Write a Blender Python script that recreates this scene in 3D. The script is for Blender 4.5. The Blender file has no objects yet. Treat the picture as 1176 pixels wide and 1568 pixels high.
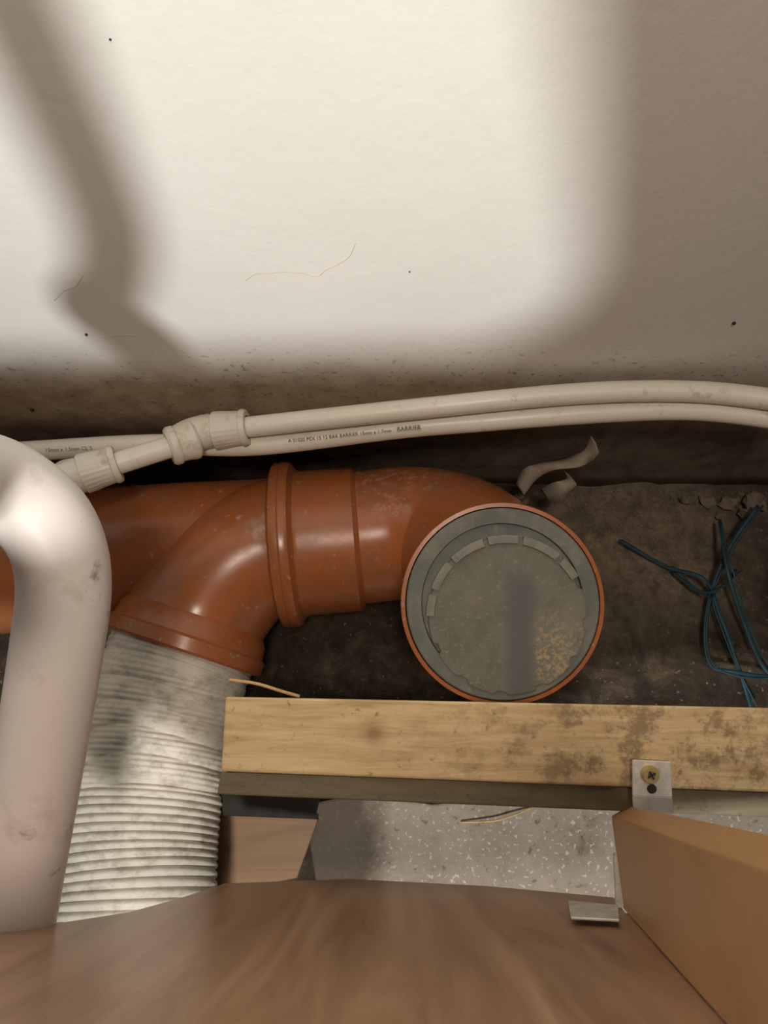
import bpy, bmesh, math, random
from mathutils import Vector, Matrix
import mathutils.noise as mn
random.seed(3)
V=Vector
# World frame: x right along the wall, y towards the wall, z up. Key points in 0.1 mm.
PTS={
 'drain_main':[(-4156,1642,457),(-3299,1707,534),(-2165,1822,682),(-913,1868,752)],
 'drain_branch':[(-700,1884,737),(-957,1820,798),(-1237,1659,804),(-1475,1353,735),(-1589,1040,706)],
 'drain_bend':[(-913,1868,752),(-215,1919,770),(214,1945,812),(545,1832,952),(737,1551,1275),(786,1238,1693),(749,1061,2054)],
 'collar':[(-687,1873,754)],
 'hose':[(-1592,1028,712),(-1671,754,719),(-1737,326,733),(-1765,-88,775),(-1766,-450,832),(-1745,-760,888),(-1735,-1137,950),(-1730,-1673,1030)],
 'waste':[(-1165,300,9500),(-1168,300,7000),(-1180,300,5600),(-1230,370,5200),(-1350,560,4800),(-1470,790,4500),(-1540,990,4270),(-1490,1075,4050),(-1350,980,3870),(-1315,795,3716),(-1355,552,3593),(-1487,53,3305),(-1667,-593,2921),(-1766,-939,2710)],
 'water_hi':[(-1181,2387,1845),(-551,2429,1914),(182,2479,1985),(1171,2548,2064),(1784,2553,2119),(2296,2516,2158),(2814,2402,2223)],
 'water_lo':[(-3143,2275,1645),(-2571,2311,1658),(-1714,2355,1674),(-944,2325,1717),(94,2418,1804),(741,2448,1868),(1377,2472,1930),(2045,2479,1985),(2476,2430,2021),(2914,2317,2086)],
 'fit_link':[(-1181,2387,1845),(-1377,2330,1878),(-1432,2257,1905),(-1855,2055,1991),(-2077,1966,2011),(-2165,1905,2043)],
 'beam':[(-977,490,2006),(3017,382,2286),(3017,-89,2115),(-1005,57,1849)],
 'strip':[(-1018,54,1784),(3060,-93,2049),(3060,-230,2000),(-1042,-77,1736)],
 'mend_a':[(1444,117,2115),(1660,106,2133),(1668,-90,2061),(1444,-79,2044)],
 'mend_b':[(1444,-79,2044),(1668,-90,2061),(1706,-197,1958),(1471,-184,1942)],
 'screw':[(1538,33,2117)],'screw2':[(1551,-41,2074)],'knot':[(-59,288,1965)],
 'panel_edge':[(-2459,-600,3429),(-1850,-600,3203),(-1668,-600,3034),(-1469,-600,2910),(-1248,-600,2616),(-1119,-600,2154),(-1000,-600,1535),(-209,-600,1309),(624,-600,1655),(1266,-600,2130),(1174,-600,2635)],
 'subboard':[(-1377,-203,211),(-535,-291,179),(-706,-740,16),(-1455,-877,-34)],
 'blackbar':[(-1286,-70,792),(-486,-124,772),(-524,-272,612),(-1309,-244,622)],
 'strand_a':[(2202,2099,120),(2594,1858,100),(2885,1710,200),(3016,1406,120),(3095,1007,120),(3171,572,100)],
 'strand_b':[(3444,2381,300),(3125,1951,200),(2906,1435,120),(2863,982,100),(3063,892,150),(3523,832,100)],
 'strand_c':[(3115,2260,200),(3066,1742,300),(3212,1284,150),(3344,926,100),(3560,734,100)],
 'strand_d':[(2655,1815,80),(2839,1592,200),(3002,1625,300),(3188,1800,200)],
 'paper':[(1120,2260,1001),(1184,2335,1135),(1308,2359,1250),(1499,2372,1308),(1597,2399,1371),(1629,2441,1493)],
 'paper2':[(1342,2247,890),(1429,2223,1094),(1522,2286,1117),(1521,2374,1043)],
 'twig':[(-947,582,2072),(-779,558,2084),(-623,514,2068),(-518,488,2027)],
 'wire':[(628,-318,120),(885,-306,160),(1043,-268,160),(1212,-206,120)],
 'lbr_a':[(925,-575,2515),(1133,-575,2655),(1021,-575,3052),(825,-575,2989)],
 'lbr_b':[(1267,-382,2168),(1313,-372,2171),(1185,-587,2572),(1150,-598,2536)],
 'txt':[(-2466,2258,1772),(-2187,2271,1777),(-692,2304,1837),(-368,2326,1866),(183,2364,1922),(91,2356,1919)],
 'nail':[(2217,2725,2679),(-2748,2725,1521),(-1934,2725,2551),(-1071,2725,4585),(146,2725,3181)],
 'crack_a':[(-798,2729,3102),(-733,2729,3160),(-660,2729,3163),(-584,2729,3177),(-480,2729,3168),(-387,2729,3137),(-330,2729,3192),(-270,2729,3232),(-195,2729,3303),(-152,2729,3417)],
 'crack_b':[(-1965,2729,2546),(-1840,2729,2524),(-1709,2729,2539),(-1595,2729,2532)],
 'crack_c':[(-1992,2729,2908),(-1896,2729,3001),(-1812,2729,3043),(-1726,2729,3148)],
}
TAB={k:[V(p)/10000 for p in l] for k,l in PTS.items()}
# ---------- materials
def newmat(name):
    m=bpy.data.materials.new(name); m.use_nodes=True
    nt=m.node_tree; b=nt.nodes['Principled BSDF']
    return m,nt,b
def N(nt,t,**kw):
    n=nt.nodes.new(t)
    for k,v in kw.items():
        if k in n.inputs: n.inputs[k].default_value=v
        else: setattr(n,k,v)
    return n
def coords(nt,scale=(1,1,1)):
    tc=N(nt,'ShaderNodeTexCoord'); mp=N(nt,'ShaderNodeMapping'); mp.inputs['Scale'].default_value=scale
    nt.links.new(tc.outputs['Object'],mp.inputs['Vector']); return mp.outputs['Vector']
def noise(nt,vec,scale,detail=5,rough=.6,dist=0):
    n=N(nt,'ShaderNodeTexNoise'); n.inputs['Scale'].default_value=scale; n.inputs['Detail'].default_value=detail
    n.inputs['Roughness'].default_value=rough; n.inputs['Distortion'].default_value=dist
    nt.links.new(vec,n.inputs['Vector']); return n.outputs['Fac']
def ramp(nt,fac,stops):
    r=N(nt,'ShaderNodeValToRGB'); e=r.color_ramp.elements
    while len(e)<len(stops): e.new(.5)
    for i,(p,c) in enumerate(stops):
        e[i].position=p; e[i].color=(*c,1) if len(c)==3 else c
    nt.links.new(fac,r.inputs['Fac']); return r.outputs['Color']
def mix(nt,fac,a,b,mode='MIX'):
    m=N(nt,'ShaderNodeMix',data_type='RGBA',blend_type=mode)
    def s(sock,v):
        if isinstance(v,(tuple,float,int)):
            sock.default_value=v if isinstance(v,(float,int)) else (*v,1)
        else: nt.links.new(v,sock)
    s(m.inputs['Factor'],fac)
    ia=[i for i in m.inputs if i.name=='A' and i.type=='RGBA'][0]; ib=[i for i in m.inputs if i.name=='B' and i.type=='RGBA'][0]
    s(ia,a); s(ib,b)
    return [o for o in m.outputs if o.type=='RGBA'][0]
def bump(nt,b,h,strength=.3,dist=.002):
    n=N(nt,'ShaderNodeBump'); n.inputs['Strength'].default_value=strength; n.inputs['Distance'].default_value=dist
    nt.links.new(h,n.inputs['Height']); nt.links.new(n.outputs['Normal'],b.inputs['Normal'])
def dirty(name,c1,c2,dirt,scale=8,lo=.55,hi=.75,rough=.5,bs=.1,dscale=60,spec=.5,speck=None,spots=()):
    m,nt,b=newmat(name); v=coords(nt)
    base=ramp(nt,noise(nt,v,scale),[(.3,c1),(.7,c2)])
    d=ramp(nt,noise(nt,v,dscale,8,.7),[(lo,(0,0,0)),(hi,(1,1,1))])
    col=mix(nt,d,base,dirt)
    if speck:
        s=ramp(nt,noise(nt,v,speck[0],5,.65),[(speck[1],(0,0,0)),(speck[1]+.08,(.8,.8,.8))])
        col=mix(nt,s,col,speck[2])
    for (c,r,cc,th) in spots:   # local dust / scuff deposits
        ds=N(nt,'ShaderNodeVectorMath',operation='DISTANCE'); nt.links.new(v,ds.inputs[0]); ds.inputs[1].default_value=c
        f=ramp(nt,ds.outputs['Value'],[(0,(1,1,1)),(r,(0,0,0))])
        n_=ramp(nt,noise(nt,v,170,7,.75),[(th,(0,0,0)),(th+.12,(1,1,1))])
        col=mix(nt,mix(nt,1.0,f,n_,'MULTIPLY'),col,cc)
    nt.links.new(col,b.inputs['Base Color'])
    rr=ramp(nt,noise(nt,v,dscale*.6,6,.7),[(.35,(rough*.85,)*3),(.7,(min(1,rough*1.5),)*3)]); nt.links.new(rr,b.inputs['Roughness'])
    b.inputs['Specular IOR Level'].default_value=spec
    bump(nt,b,noise(nt,v,dscale*2,6,.7),bs,.001)
    return m
DU=(.46,.33,.24)
M_or=dirty('orange_upvc',(.31,.095,.028),(.41,.128,.040),(.23,.12,.068),11,.46,.80,.23,.06,30,.5,(150,.63,(.46,.32,.24)),
   [((-.090,.178,.132),.020,DU,.48),((-.02,.235,.115),.04,DU,.50),((.03,.235,.115),.05,DU,.50),((.005,.20,.132),.02,DU,.5)])
M_or2=dirty('orange_upvc_collar',(.31,.095,.028),(.40,.125,.038),(.25,.13,.07),11,.46,.8,.27,.06,40,.5,(150,.63,(.46,.32,.23)),
   [((-.03,.215,.125),.03,DU,.50)])
M_pipe=dirty('white_pipe',(.82,.78,.69),(.73,.68,.58),(.32,.25,.17),14,.58,.80,.35,.05,70)
M_fit=dirty('white_fitting',(.76,.72,.63),(.68,.63,.53),(.36,.28,.19),14,.52,.78,.4,.08,70)
M_waste=dirty('white_waste_pipe',(.68,.64,.61),(.62,.57,.54),(.40,.32,.26),10,.58,.85,.36,.04,30,.4,(32,.64,(.13,.07,.04)))
M_dark=dirty('black_metal',(.015,.013,.012),(.03,.025,.02),(.06,.05,.04))
M_zinc,nt,b=newmat('zinc'); v=coords(nt)
nt.links.new(ramp(nt,noise(nt,v,120),[(.3,(.58,.55,.49)),(.7,(.88,.85,.78))]),b.inputs['Base Color'])
b.inputs['Metallic'].default_value=.35; b.inputs['Roughness'].default_value=.42
M_brass,nt,b=newmat('brass'); b.inputs['Base Color'].default_value=(.62,.50,.24,1); b.inputs['Metallic'].default_value=.7; b.inputs['Roughness'].default_value=.35
M_ink,nt,b=newmat('ink'); b.inputs['Base Color'].default_value=(.03,.03,.03,1)
M_crack,nt,b=newmat('plaster_crack'); b.inputs['Base Color'].default_value=(.54,.49,.40,1); b.inputs['Roughness'].default_value=.9
M_twine=dirty('blue_twine',(.006,.038,.062),(.010,.066,.092),(.03,.028,.022),20,.5,.8,.5)
M_paper=dirty('paper',(.26,.22,.16),(.36,.31,.24),(.10,.075,.05),30,.5,.8,.8)
M_lump=dirty('plaster_debris',(.17,.13,.085),(.25,.20,.145),(.08,.06,.036),60,.42,.65,.9)
M_twig=dirty('twig',(.55,.36,.15),(.62,.42,.2),(.3,.18,.08))
M_rub=dirty('rubble',(.10,.075,.05),(.20,.155,.105),(.05,.038,.025),60,.5,.7,.95,.3)
M_hose,nt,b=newmat('flexible_hose_plastic'); v=coords(nt)
base=ramp(nt,noise(nt,v,12,6,.6),[(.3,(.50,.46,.385)),(.7,(.64,.60,.52))])
d=ramp(nt,noise(nt,coords(nt,(1,1.6,1)),60,9,.75),[(.47,(0,0,0)),(.70,(.9,.9,.9))])
nt.links.new(mix(nt,d,base,(.26,.225,.17)),b.inputs['Base Color']); b.inputs['Roughness'].default_value=.75
bump(nt,b,noise(nt,v,180,6,.7),.2,.001)
def plugmat(name,tab=False):
    m,nt,b=newmat(name); v=coords(nt)
    base=ramp(nt,noise(nt,v,40,7,.7),[(.35,(.130,.124,.098)),(.65,(.185,.178,.142))])
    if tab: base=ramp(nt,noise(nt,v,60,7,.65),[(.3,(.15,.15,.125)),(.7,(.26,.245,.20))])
    sp=ramp(nt,noise(nt,v,300,5,.7),[(.56,(0,0,0)),(.66,(.9,.9,.9))])
    col=mix(nt,sp,base,(.26,.23,.17))
    if not tab:
        sep=N(nt,'ShaderNodeSeparateXYZ'); nt.links.new(v,sep.inputs[0])
        pm=N(nt,'ShaderNodeVectorMath',operation='DISTANCE'); nt.links.new(v,pm.inputs[0]); pm.inputs[1].default_value=(.027,-.024,.003)
        pr=ramp(nt,pm.outputs['Value'],[(.006,(1,1,1)),(.032,(0,0,0))])
        sd=ramp(nt,noise(nt,v,380,6,.75),[(.49,(0,0,0)),(.57,(1,1,1))])
        pf=mix(nt,1.0,pr,sd,'MULTIPLY'); col=mix(nt,pf,col,(.38,.29,.145))
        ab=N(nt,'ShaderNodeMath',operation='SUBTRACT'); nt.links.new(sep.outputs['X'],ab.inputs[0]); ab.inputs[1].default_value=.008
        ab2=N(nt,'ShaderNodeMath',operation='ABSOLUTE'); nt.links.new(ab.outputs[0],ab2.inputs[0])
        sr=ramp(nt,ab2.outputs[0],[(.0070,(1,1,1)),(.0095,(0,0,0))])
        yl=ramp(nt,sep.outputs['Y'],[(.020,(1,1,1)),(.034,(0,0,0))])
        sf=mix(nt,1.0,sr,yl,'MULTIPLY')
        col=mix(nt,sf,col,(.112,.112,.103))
    nt.links.new(col,b.inputs['Base Color']); b.inputs['Roughness'].default_value=.75
    bump(nt,b,noise(nt,v,300,6,.7),.25,.001); return m
M_plug=plugmat('grey_plug'); M_tab=plugmat('grey_plug_dusty_lit',True)  # lip tabs: light catching the upper rim painted in as paler dusty grey
M_fl=dirty('grey_plug_flange',(.105,.114,.098),(.145,.150,.128),(.23,.21,.16),20,.50,.8,.6,.12,50,.5,(140,.6,(.24,.22,.17)))
def wood(name,c1,c2,c3,scale,stain=None,rough=.65,sx=20,knot=None):
    m,nt,b=newmat(name); v=coords(nt,scale)
    g=noise(nt,v,sx,8,.65,.6)
    col=ramp(nt,g,[(.3,c1),(.5,c2),(.7,c3)])
    vw=coords(nt)
    if stain:
        s1=ramp(nt,noise(nt,vw,stain[4],9,.75),[(stain[0],(0,0,0)),(stain[0]+.12,(.75,.75,.75))])
        sepx=N(nt,'ShaderNodeSeparateXYZ'); nt.links.new(vw,sepx.inputs[0])
        gx=ramp(nt,sepx.outputs['X'],[(stain[1],(.06,.06,.06)),(stain[2],(1,1,1))])
        col=mix(nt,mix(nt,1.0,s1,gx,'MULTIPLY'),col,stain[3])
        s2=ramp(nt,noise(nt,vw,150,6,.7),[(.60,(0,0,0)),(.70,(.7,.7,.7))])
        col=mix(nt,s2,col,stain[3])
    if knot:
        kd=N(nt,'ShaderNodeVectorMath',operation='DISTANCE'); nt.links.new(vw,kd.inputs[0]); kd.inputs[1].default_value=knot
        col=mix(nt,ramp(nt,kd.outputs['Value'],[(0,(.35,.35,.35)),(.0035,(.5,.5,.5)),(.0050,(.95,.95,.95)),(.0062,(.7,.7,.7)),(.0085,(0,0,0))]),col,(.20,.09,.03))
    nt.links.new(col,b.inputs['Base Color']); b.inputs['Roughness'].default_value=rough
    bump(nt,b,g,.25,.001); return m
kk=TAB['knot'][0]
M_beam=wood('pine_timber',(.50,.34,.16),(.69,.50,.265),(.81,.63,.37),(1,14,14),(.475,.0,.12,(.19,.13,.07),58),.7,12,tuple(kk))
M_strip=wood('grey_green_board',(.13,.105,.06),(.17,.14,.085),(.21,.175,.11),(1,6,6),(.58,-.1,.2,(.06,.045,.03),38))
M_ply=wood('plywood_front',(.23,.12,.068),(.36,.205,.118),(.50,.305,.19),(14,5,1.2),None,.30,3)
M_side=wood('plywood_side',(.44,.235,.10),(.50,.275,.12),(.55,.315,.145),(3,3,1),None,.42,8)
M_sub=wood('plywood_offcut',(.17,.09,.045),(.22,.125,.06),(.26,.16,.08),(1,8,4),None,.7,8)
# wall
M_wall,nt,b=newmat('painted_plaster'); v=coords(nt)
white=ramp(nt,noise(nt,v,5,5),[(.3,(.79,.785,.745)),(.7,(.83,.83,.795))])
dirtc=ramp(nt,noise(nt,v,40,8,.7),[(.3,(.30,.24,.16)),(.5,(.46,.38,.275)),(.7,(.60,.52,.40))])
conc=ramp(nt,noise(nt,v,50,8,.7),[(.3,(.07,.055,.038)),(.7,(.21,.17,.12))])
sep=N(nt,'ShaderNodeSeparateXYZ'); nt.links.new(v,sep.inputs[0])
def zn(amp,scale):
    n=noise(nt,v,scale,7,.65)
    a=N(nt,'ShaderNodeMath',operation='MULTIPLY_ADD'); nt.links.new(n,a.inputs[0]); a.inputs[1].default_value=amp; nt.links.new(sep.outputs['Z'],a.inputs[2])
    s=N(nt,'ShaderNodeMath',operation='SUBTRACT'); nt.links.new(a.outputs[0],s.inputs[0]); s.inputs[1].default_value=amp*.5; return s.outputs[0]
f1=ramp(nt,zn(.03,30),[(.186,(1,1,1)),(.226,(0,0,0))])
f2=ramp(nt,zn(.02,40),[(.115,(1,1,1)),(.150,(0,0,0))])
col=mix(nt,f2,mix(nt,f1,white,dirtc),conc)
spk=ramp(nt,noise(nt,coords(nt,(1,1,1)),230,3,.5),[(.62,(0,0,0)),(.69,(.7,.7,.7))])
f3=ramp(nt,zn(.05,9),[(.205,(1,1,1)),(.25,(0,0,0))])
col=mix(nt,mix(nt,1.0,spk,f3,'MULTIPLY'),col,(.18,.14,.09))
nt.links.new(col,b.inputs['Base Color']); b.inputs['Roughness'].default_value=.55
bm_=N(nt,'ShaderNodeMath',operation='ADD'); nt.links.new(noise(nt,v,90,5,.6),bm_.inputs[0]); nt.links.new(noise(nt,v,16,3,.5),bm_.inputs[1])
bump(nt,b,bm_.outputs[0],.2,.002)
# floor
M_floor,nt,b=newmat('dirty_concrete_floor'); v=coords(nt)
soil=ramp(nt,noise(nt,v,34,9,.8,.5),[(.3,(.025,.016,.009)),(.5,(.085,.058,.035)),(.68,(.22,.165,.105))])
pale=ramp(nt,noise(nt,v,55,9,.8),[(.35,(.14,.10,.062)),(.65,(.50,.40,.28))])
pd=N(nt,'ShaderNodeVectorMath',operation='DISTANCE'); nt.links.new(v,pd.inputs[0]); pd.inputs[1].default_value=(.25,.23,0)
pn=N(nt,'ShaderNodeMath',operation='MULTIPLY_ADD'); nt.links.new(noise(nt,v,14,6,.6),pn.inputs[0]); pn.inputs[1].default_value=.16; nt.links.new(pd.outputs['Value'],pn.inputs[2])
pf=ramp(nt,pn.outputs[0],[(.13,(1,1,1)),(.21,(0,0,0))])
col=mix(nt,pf,soil,pale)
ws=ramp(nt,noise(nt,v,210,3,.5),[(.67,(0,0,0)),(.73,(1,1,1))])
col=mix(nt,ws,col,(.34,.28,.20))
nt.links.new(col,b.inputs['Base Color']); b.inputs['Roughness'].default_value=.95
bump(nt,b,noise(nt,v,70,9,.8),1.0,.008)
M_slab,nt,b=newmat('speckled_concrete'); v=coords(nt)
base=ramp(nt,noise(nt,v,22,9,.75),[(.34,(.13,.10,.07)),(.46,(.26,.22,.175)),(.65,(.33,.28,.23))])
vo=noise(nt,v,300,2,.5); sp=ramp(nt,vo,[(.60,(0,0,0)),(.66,(.8,.8,.8))])
col=mix(nt,sp,base,(.56,.50,.43))
ds=ramp(nt,noise(nt,v,150,5,.65),[(.60,(0,0,0)),(.68,(.85,.85,.85))]); col=mix(nt,ds,col,(.08,.06,.04))
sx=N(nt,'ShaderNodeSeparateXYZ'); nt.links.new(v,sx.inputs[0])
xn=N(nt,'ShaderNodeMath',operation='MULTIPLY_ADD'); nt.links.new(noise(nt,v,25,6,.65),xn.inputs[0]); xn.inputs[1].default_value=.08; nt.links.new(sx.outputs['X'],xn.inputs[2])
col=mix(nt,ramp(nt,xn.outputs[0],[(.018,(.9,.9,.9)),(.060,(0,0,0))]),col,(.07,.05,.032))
nt.links.new(col,b.inputs['Base Color']); b.inputs['Roughness'].default_value=.85
bump(nt,b,noise(nt,v,120,6,.7),.3,.002)
# ---------- mesh helpers
def link(name,bm,mat,parent=None,smooth=True):
    me=bpy.data.meshes.new(name); bmesh.ops.recalc_face_normals(bm,faces=bm.faces); bm.to_mesh(me); bm.free()
    for p in me.polygons: p.use_smooth=smooth
    me.materials.append(mat)
    o=bpy.data.objects.new(name,me); bpy.context.collection.objects.link(o)
    if parent: o.parent=parent
    return o
def empty(name):
    o=bpy.data.objects.new(name,None); o.empty_display_size=.02; bpy.context.collection.objects.link(o); return o
def catmull(P,sub):
    out=[]; Q=[P[0]+(P[0]-P[1])]+list(P)+[P[-1]+(P[-1]-P[-2])]
    for i in range(1,len(Q)-2):
        for k in range(sub):
            t=k/sub; a,b_,c,d=Q[i-1],Q[i],Q[i+1],Q[i+2]
            out.append(.5*((2*b_)+(c-a)*t+(2*a-5*b_+4*c-d)*t*t+(3*b_-a-3*c+d)*t**3))
    out.append(P[-1].copy()); return out
def resample(P,step):
    L=[0]
    for i in range(1,len(P)): L.append(L[-1]+(P[i]-P[i-1]).length)
    n=max(2,int(L[-1]/step)); out=[]; j=0
    for i in range(n+1):
        s=L[-1]*i/n
        while j<len(L)-2 and L[j+1]<s: j+=1
        t=(s-L[j])/max(1e-9,L[j+1]-L[j]); out.append(P[j].lerp(P[j+1],t))
    return out,L[-1]
def relax(P,it):
    P=list(P)
    for _ in range(it):
        P=[P[0]]+[(P[i-1]+2*P[i]+P[i+1])/4 for i in range(1,len(P)-1)]+[P[-1]]
    return P
def sweep(name,P,R,n,mat,parent=None,cap=True,flat=1.0):
    bm=bmesh.new(); rings=[]
    t=(P[1]-P[0]).normalized(); up=V((0,0,1)) if abs(t.z)<.9 else V((0,1,0))
    x=t.cross(up).normalized()
    for i,p in enumerate(P):
        a_=max(i-2,0); b2=min(i+2,len(P)-1)
        t=(P[b2]-P[a_]).normalized()
        x=(x-t*x.dot(t)).normalized(); y=t.cross(x)
        ring=[]
        for k in range(n):
            a=2*math.pi*k/n; r=R(i,a) if callable(R) else (R[i] if isinstance(R,list) else R)
            ring.append(bm.verts.new(p+x*math.cos(a)*r+y*math.sin(a)*r*flat))
        rings.append(ring)
    for a,b_ in zip(rings,rings[1:]):
        for k in range(n): bm.faces.new((a[k],a[(k+1)%n],b_[(k+1)%n],b_[k]))
    if cap: bm.faces.new(rings[0]); bm.faces.new(rings[-1])
    return link(name,bm,mat,parent)
def tube(name,pts,r,mat,parent=None,n=32,sub=10,flat=1.0): return sweep(name,catmull(pts,sub),r,n,mat,parent,True,flat)
def frame(c,ax):
    z=ax.normalized(); x=V((1,0,0)); x=(x-z*x.dot(z))
    if x.length<.3: x=V((0,1,0)); x=x-z*x.dot(z)
    x.normalize(); y=z.cross(x)
    m=Matrix((x,y,z)).transposed().to_4x4(); m.translation=c; return m
def lathe(name,c,ax,prof,mat,parent=None,n=96,rf=None,arc=None):
    bm=bmesh.new(); rings=[]
    a0,a1=arc or (0,2*math.pi); N_=n if not arc else n+1
    for (h,r) in prof:
        if r<1e-6: rings.append([bm.verts.new((0,0,h))]); continue
        ring=[]
        for k in range(N_):
            a=a0+(a1-a0)*k/n; rr=rf(h,r,a) if rf else r
            ring.append(bm.verts.new((math.cos(a)*rr,math.sin(a)*rr,h)))
        rings.append(ring)
    for a,b_ in zip(rings,rings[1:]):
        for k in range(n):
            k2=(k+1)%N_
            if len(a)==1: bm.faces.new((a[0],b_[k],b_[k2]))
            elif len(b_)==1: bm.faces.new((a[k],a[k2],b_[0]))
            else: bm.faces.new((a[k],a[k2],b_[k2],b_[k]))
    if arc:
        bm.faces.new([r[0] for r in rings]); bm.faces.new([r[-1] for r in rings])
    o=link(name,bm,mat,parent); o.matrix_world=frame(c,ax)
    m=o.modifiers.new('e','EDGE_SPLIT'); m.split_angle=math.radians(35)
    return o
def slab(name,poly,thick,mat,parent=None,bevel=.001):
    bm=bmesh.new(); a=[bm.verts.new(p) for p in poly]; b_=[bm.verts.new(p+thick) for p in poly]
    bm.faces.new(a); bm.faces.new(b_[::-1]); n=len(a)
    for k in range(n): bm.faces.new((a[k],b_[k],b_[(k+1)%n],a[(k+1)%n]))
    o=link(name,bm,mat,parent,False)
    if bevel:
        m=o.modifiers.new('b','BEVEL'); m.width=bevel; m.segments=2; m.limit_method='ANGLE'
    return o
# ---------- room
YW=.273
bm=bmesh.new(); nx,nz=60,30
g=[[bm.verts.new((-.9+1.8*i/nx, YW, -.02+1.2*j/nz)) for j in range(nz+1)] for i in range(nx+1)]
for i in range(nx):
    for j in range(nz): bm.faces.new((g[i][j],g[i+1][j],g[i+1][j+1],g[i][j+1]))
r=bmesh.ops.extrude_face_region(bm,geom=bm.faces[:])
for e in r['geom']:
    if isinstance(e,bmesh.types.BMVert): e.co.y+=.1
wall=link('wall_back',bm,M_wall)
bm=bmesh.new(); nx,ny=200,130
def fz(x,y): return .008*mn.fractal(V((x*22,y*22,0)),1,2,5) - .004
g=[[bm.verts.new((-.9+1.8*i/nx,-.9+1.173*j/ny,fz(-.9+1.8*i/nx,-.9+1.173*j/ny))) for j in range(ny+1)] for i in range(nx+1)]
for i in range(nx):
    for j in range(ny): bm.faces.new((g[i][j],g[i+1][j],g[i+1][j+1],g[i][j+1]))
link('floor',bm,M_floor)
sl=[V((-.065,-.018,.010)),(V((-.02,-.010,.010))),V((.04,-.018,.010)),V((.1,-.012,.010)),V((.35,-.012,.010)),V((.35,-.4,.010)),V((-.03,-.4,.010)),V((-.05,-.1,.010)),V((-.06,-.05,.010))]
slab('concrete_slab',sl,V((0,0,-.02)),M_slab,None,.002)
# ---------- drain
dr=empty('drain_pipe')
tube('main_run',TAB['drain_main'],.0552,M_or,dr,64)
bp=catmull(TAB['drain_branch'],10)
sweep('branch_arm',bp,[.0545+.0025*min(1,i/12) for i in range(len(bp))],64,M_or,dr)
ax=(bp[-1]-bp[-4]).normalized()
lathe('branch_socket',bp[-1],ax,[(-.022,.0568),(-.016,.0605),(-.006,.0618),(-.004,.0645),(.005,.0645),(.007,.063),(.007,.0592),(-.005,.0590)],M_or2,dr)
d=TAB['drain_bend']
bend=catmull(d,12)
sweep('bend',bend[:-9],.0555,72,M_or,dr)
a0=(d[1]-d[0]).normalized()
cc=TAB['collar'][0]
lathe('collar',cc,a0,[(-.020,.0565),(-.0195,.0655),(-.0175,.0685),(-.0155,.0690),(-.006,.0690),(-.0035,.0680),(-.002,.0645),(.000,.0615),(.003,.0605),(.046,.0600),(.048,.058),(.050,.0558)],M_or2,dr)
lathe('collar_seal_ridge',cc,a0,[(-.0115,.0688),(-.0105,.0696),(-.0095,.0688)],M_or2,dr)
pc=d[-1]
pa=V((-.055,-.30,.95)).normalized()
lathe('end_socket',pc,pa,[(-.062,.054),(-.045,.0575),(-.035,.062),(-.004,.0632),(-.001,.0645),(.001,.0640),(.0012,.0615),(-.004,.0610),(-.03,.059)],M_or,dr)
pl=empty('pipe_end_plug')
lathe('plug_flange',pc,pa,[(-.012,.0604),(.0004,.0607),(.0022,.0606),(.0030,.0598),(.0030,.0597),(.0024,.0512),(.0024,.0511),(-.0012,.0505),(-.0012,0)],M_fl,pl)
def notch(h,r,a):
    if r<.0482: return r
    s=(math.degrees(a)+8)%30
    return r-(.0022 if s<7 else 0)
off=frame(pc,pa).to_3x3()@V((.0030,-.0075,.0010))
lathe('plug_cap',pc+off,pa,[(-.002,.0500),(.0028,.0496),(.0034,.0487),(.0034,.0486),(.0034,.040),(.0034,.0)],M_plug,pl,180,notch)
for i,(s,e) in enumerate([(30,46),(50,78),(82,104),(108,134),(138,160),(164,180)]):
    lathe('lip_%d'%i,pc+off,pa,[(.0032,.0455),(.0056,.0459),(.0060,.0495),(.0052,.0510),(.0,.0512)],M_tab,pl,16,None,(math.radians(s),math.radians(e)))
# ---------- hose
hp,L=resample(relax(catmull(TAB['hose'],12),12),.0005)
ST=L/(len(hp)-1)
def hrad(i,a):
    s=i*ST
    base=.0572-.035*max(0,min(.06,s-.06))
    bl=max(0,min(1,(s-.112)/.012))
    g_=min(1,s/.03)
    w1=.0003*math.sin(2*math.pi*s/.0042)
    ph=s/.019+.14*math.sin(a*2+s*60)+.12*math.sin(3*a)
    f=.0028*(abs(math.sin(math.pi*ph))**.6-.6)
    u=w1+f*g_+.0006*math.sin(3*a+s*80)*g_
    w=.0028*(abs(math.sin(math.pi*s/.0058))**.6-.6)+.0004*math.sin(2*a+s*40)
    return base+u*(1-bl)+w*bl
sweep('flexible_hose',hp,hrad,96,M_hose)
# ---------- waste pipe
wp,_=resample(relax(catmull(TAB['waste'],14),10),.003)
wp=relax(wp,8)
sweep('waste_pipe',wp,[.0184-.0026*max(0,min(1,(p.z-.44)/.04)) for p in wp],64,M_waste)  # unseen riser above the elbow is bent and thinned to cast the wall's shadow band
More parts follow.
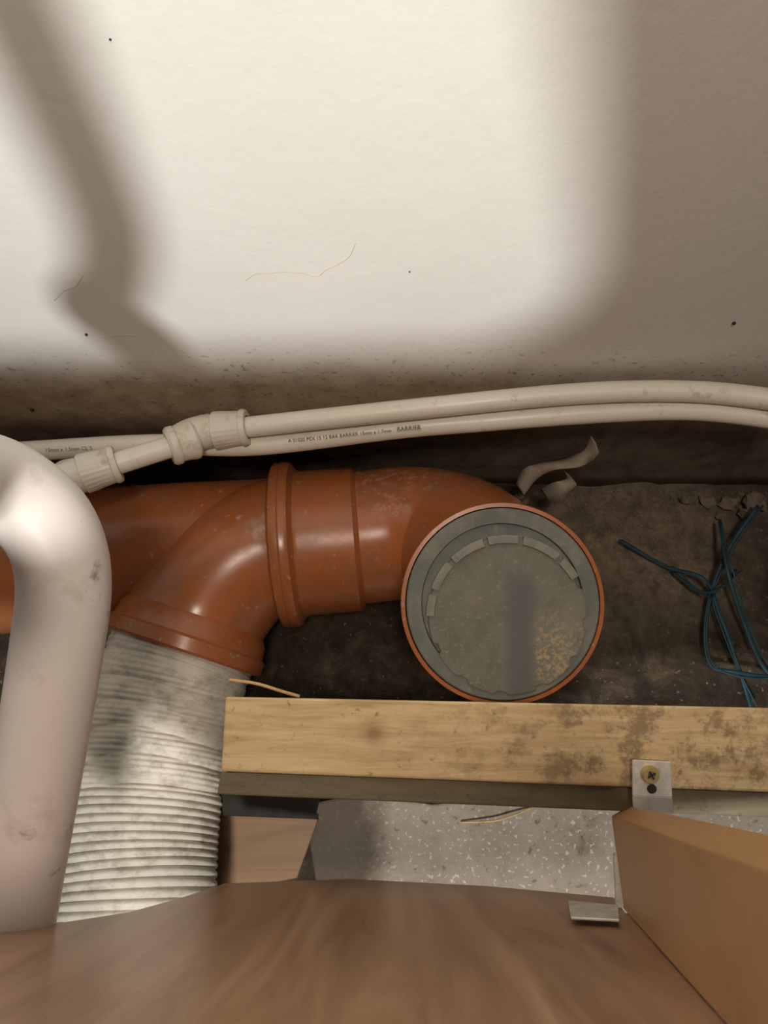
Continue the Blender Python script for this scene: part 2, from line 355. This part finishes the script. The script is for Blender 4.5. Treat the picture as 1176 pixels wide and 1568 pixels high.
# ---------- water pipes
wa=tube('water_pipe',TAB['water_hi'],.0075,M_pipe,None,28)
wb=tube('water_pipe',TAB['water_lo'],.0075,M_pipe,None,28)
ft=empty('pipe_fitting'); fl=TAB['fit_link']
tube('link_pipe',[fl[2],fl[3],fl[4]],.0078,M_pipe,ft,28)
ax=(TAB['water_hi'][0]-TAB['water_hi'][1]).normalized()
s=TAB['water_hi'][0]-ax*.020
nut=[(0,.0085),(0,.0125),(.002,.0135),(.004,.0135),(.0045,.0125),(.012,.0128),(.018,.0135),(.024,.0138),(.026,.012),(.028,.0125),(.034,.0125),(.036,.0)]
ribf=lambda h,r,a: r+(.00012*math.cos(24*a) if .005<h<.025 else 0)
lathe('coupling_nut',s,ax,nut,M_fit,ft,144,ribf)
ax2=(fl[3]-fl[2]).normalized()
tube('elbow_body',[fl[0]+V((-.006,0,0)),fl[1],fl[2]+ax2*.006],.0122,M_fit,ft,32)
lathe('elbow_ring',fl[2]+ax2*.006,-ax2,[(-.004,.008),(-.004,.0125),(-.002,.014),(.002,.014),(.0035,.0128),(.008,.0132),(.012,.0142),(.015,.0142),(.017,.012)],M_fit,ft)
ax3=(fl[4]-fl[3]).normalized()
lathe('end_nut',fl[3]-ax3*.002,ax3,nut,M_fit,ft,144,ribf)
tube('end_elbow',[fl[4],fl[5],fl[5]+V((-.006,.012,-.02))],.0125,M_fit,ft,32)
tx=TAB['txt']
def text(s,a,b_,size):
    cu=bpy.data.curves.new('print_mark','FONT'); cu.body=s; cu.size=size; cu.align_y='CENTER'; cu.extrude=.00005
    o=bpy.data.objects.new('print_mark',cu); bpy.context.collection.objects.link(o); cu.materials.append(M_ink)
    x=(b_-a).normalized(); z=V((0,-.45,.89)); z=(z-x*z.dot(x)).normalized(); y=z.cross(x)
    m=Matrix((x,y,z)).transposed().to_4x4(); m.translation=a; o.matrix_world=m; o.parent=wb
text('15mm x 1.5mm CL S',tx[0],tx[1],.0040)
text('A 01020 PEX 15 12 BAR BARRIER 15mm x 1.7mm',tx[2],tx[3],.0036)
text('BARRIER',tx[5],tx[4],.0046)
# ---------- beam
slab('timber_batten',TAB['beam'],V((0,0,-.045)),M_beam,None,.0015)
slab('chipboard_strip',TAB['strip'],V((0,0,-.022)),M_strip,None,.001)
mb=empty('metal_bracket')
up=V((0,0,.0015))
slab('plate_top',[p+up for p in TAB['mend_a']],V((0,0,.0014)),M_zinc,mb,.0005)
slab('plate_fold',[p+up for p in TAB['mend_b']],V((0,0,.0014)),M_zinc,mb,.0005)
sc=TAB['screw'][0]+up*2
lathe('screw_head',sc,V((0,-.3,.95)),[(-.002,.0052),(.0002,.0052),(.0014,.0045),(.0014,.0024),(.0002,.0016),(.0002,0)],M_brass,mb,36)
for q in (0,1):
    a_=.5+q*math.pi/2; dx=V((math.cos(a_),math.sin(a_)*.95,math.sin(a_)*.3))*.0026; dy=V((-math.sin(a_),math.cos(a_)*.95,math.cos(a_)*.3))*.0005
    c0=sc+V((0,-.0003,.0013))
    slab('screw_slot_%d'%q,[c0+dx+dy,c0-dx+dy,c0-dx-dy,c0+dx-dy],V((0,-.0001,.0003)),M_dark,mb,0)
lathe('plate_hole',TAB['screw2'][0]+up*1.4,V((0,-.33,.94)),[(0,.0027),(.0008,.0027),(.0008,0)],M_dark,mb,32)
# ---------- panels
pe=TAB['panel_edge']
top=[V((.30,-.06,.30)),V((.30,-.06,.72)),V((.004,-.06,.72)),V((.034,-.06,.63)),V((.050,-.06,.575)),V((.043,-.06,.550)),V((.015,-.06,.530)),V((-.35,-.06,.520))]  # unseen upper outline, shaped to block the lamp and shadow the wall
slab('plywood_front_panel',pe+top,V((0,-.012,0)),M_ply,None,.0008)
side=[V((.138,-.02,.182)),V((.1185,-.0595,.255)),V((.0600,-.0595,.62)),V((.0723,-.02,.62))]
nrm=(side[1]-side[0]).cross(side[2]-side[0]).normalized(); side[3]-=V((nrm.dot(side[3]-side[0])/nrm.x,0,0))
slab('plywood_side_panel',side,V((.012,.006,0)),M_side,None,.0008)
slab('plywood_offcut',TAB['subboard'],V((0,0,-.018)),M_sub,None,.001)
slab('black_bracket',TAB['blackbar'],V((0,0,-.01)),M_dark,None,.001)
lb=empty('angle_bracket')
slab('leg_flat',TAB['lbr_a'],V((0,.0012,0)),M_zinc,lb,.0004)
slab('leg_upright',TAB['lbr_b'],V((.0008,.0012,0)),M_zinc,lb,.0004)
# ---------- small stuff
tw=empty('plastic_twine')
for k in 'abcd':
    tube('strand_'+k,TAB['strand_'+k],.0019 if k!='d' else .0016,M_twine,tw,10,8,.5)
    tube('fibre_'+k,[p+V((random.uniform(-.005,.005),random.uniform(-.005,.005),.002)) for p in TAB['strand_'+k]],.0009,M_twine,tw,8,8,.6)
tube('dry_twig',TAB['twig'],.0010,M_twig,None,8)
tube('thin_wire',TAB['wire'],.0007,M_twig,None,8)
ps=empty('paper_scrap')
def strip(name,pts,w0):
    pp=catmull(pts,8); bm=bmesh.new(); pr=None
    for i,p in enumerate(pp):
        w=w0*(1+.25*math.sin(i*.35))
        dz=.004*math.sin(i*.22)
        vs=[bm.verts.new(p+V((-.003,w,dz))),bm.verts.new(p+V((0,0,.002))),bm.verts.new(p+V((.003,-w,-dz)))]
        if pr:
            for k in range(2): bm.faces.new((pr[k],pr[k+1],vs[k+1],vs[k]))
        pr=vs
    o=link(name,bm,M_paper,ps); m=o.modifiers.new('s','SOLIDIFY'); m.thickness=.0005
strip('curl',TAB['paper'],.0048); strip('flap',TAB['paper2'],.005)
def lumps(name,items,mat,parent=None):
    bm=bmesh.new()
    for (x,y,z,r) in items:
        res=bmesh.ops.create_icosphere(bm,subdivisions=2,radius=r)
        sd=random.uniform(0,99)
        for w in res['verts']:
            k=1+.8*mn.noise(w.co/r*1.6+V((sd,0,0)))
            w.co=V((w.co.x*1.2*k,w.co.y*k,w.co.z*.5*k))+V((x,y,z))
    return link(name,bm,mat,parent,False)
it=[]
for i in range(420):
    x=random.uniform(.12,.45); y=random.uniform(.02,.262); r=random.choice([.0006,.0008,.001,.0014])
    if random.random()<.5: y=.265-abs(random.gauss(0,.014)); r*=1.6
    it.append((x,y,fz(x,y)+r*.3,r))
lumps('rubble',it,M_rub)
lumps('plaster_lump',[(.33,.250,.004,.007),(.345,.240,.004,.005),(.31,.252,.003,.006),(.355,.252,.006,.009),(.29,.255,.003,.004),(.322,.238,.002,.004)],M_lump)
bm=bmesh.new()
for p,r in zip(TAB['nail'],[.0012,.0016,.0010,.0005,.0005]):
    res=bmesh.ops.create_uvsphere(bm,u_segments=10,v_segments=6,radius=r)
    for w in res['verts']: w.co=w.co+p
link('nail_hole',bm,M_dark,None)
ck=empty('plaster_crack')
for k in 'abc': tube('line_'+k,TAB['crack_'+k],.0002,M_crack,ck,6,6)
# ---------- lights
def lt(name,typ,loc,e,col,**kw):
    l=bpy.data.lights.new(name,typ); l.energy=e; l.color=col
    for k,v_ in kw.items(): setattr(l,k,v_)
    o=bpy.data.objects.new(name,l); o.location=loc; bpy.context.collection.objects.link(o); return o
lt('ceiling_lamp','POINT',(-.06,-.6,1.0),40,(1,.975,.925),shadow_soft_size=.045)
a=lt('room_light','AREA',(.02,-.12,1.3),4.7,(1,.86,.73),size=.13)
w=bpy.data.worlds.new('w'); bpy.context.scene.world=w; w.use_nodes=True
w.node_tree.nodes['Background'].inputs[0].default_value=(1,.84,.72,1); w.node_tree.nodes['Background'].inputs[1].default_value=.05
# ---------- camera
c=bpy.data.cameras.new('camera'); co=bpy.data.objects.new('camera',c); bpy.context.collection.objects.link(co)
co.location=(0,0,.667); co.rotation_euler=(math.radians(20),0,0); c.sensor_width=36; c.lens=25.99; c.clip_start=.01
bpy.context.scene.camera=co
bpy.context.scene.view_settings.view_transform='Standard'
print('DONE')
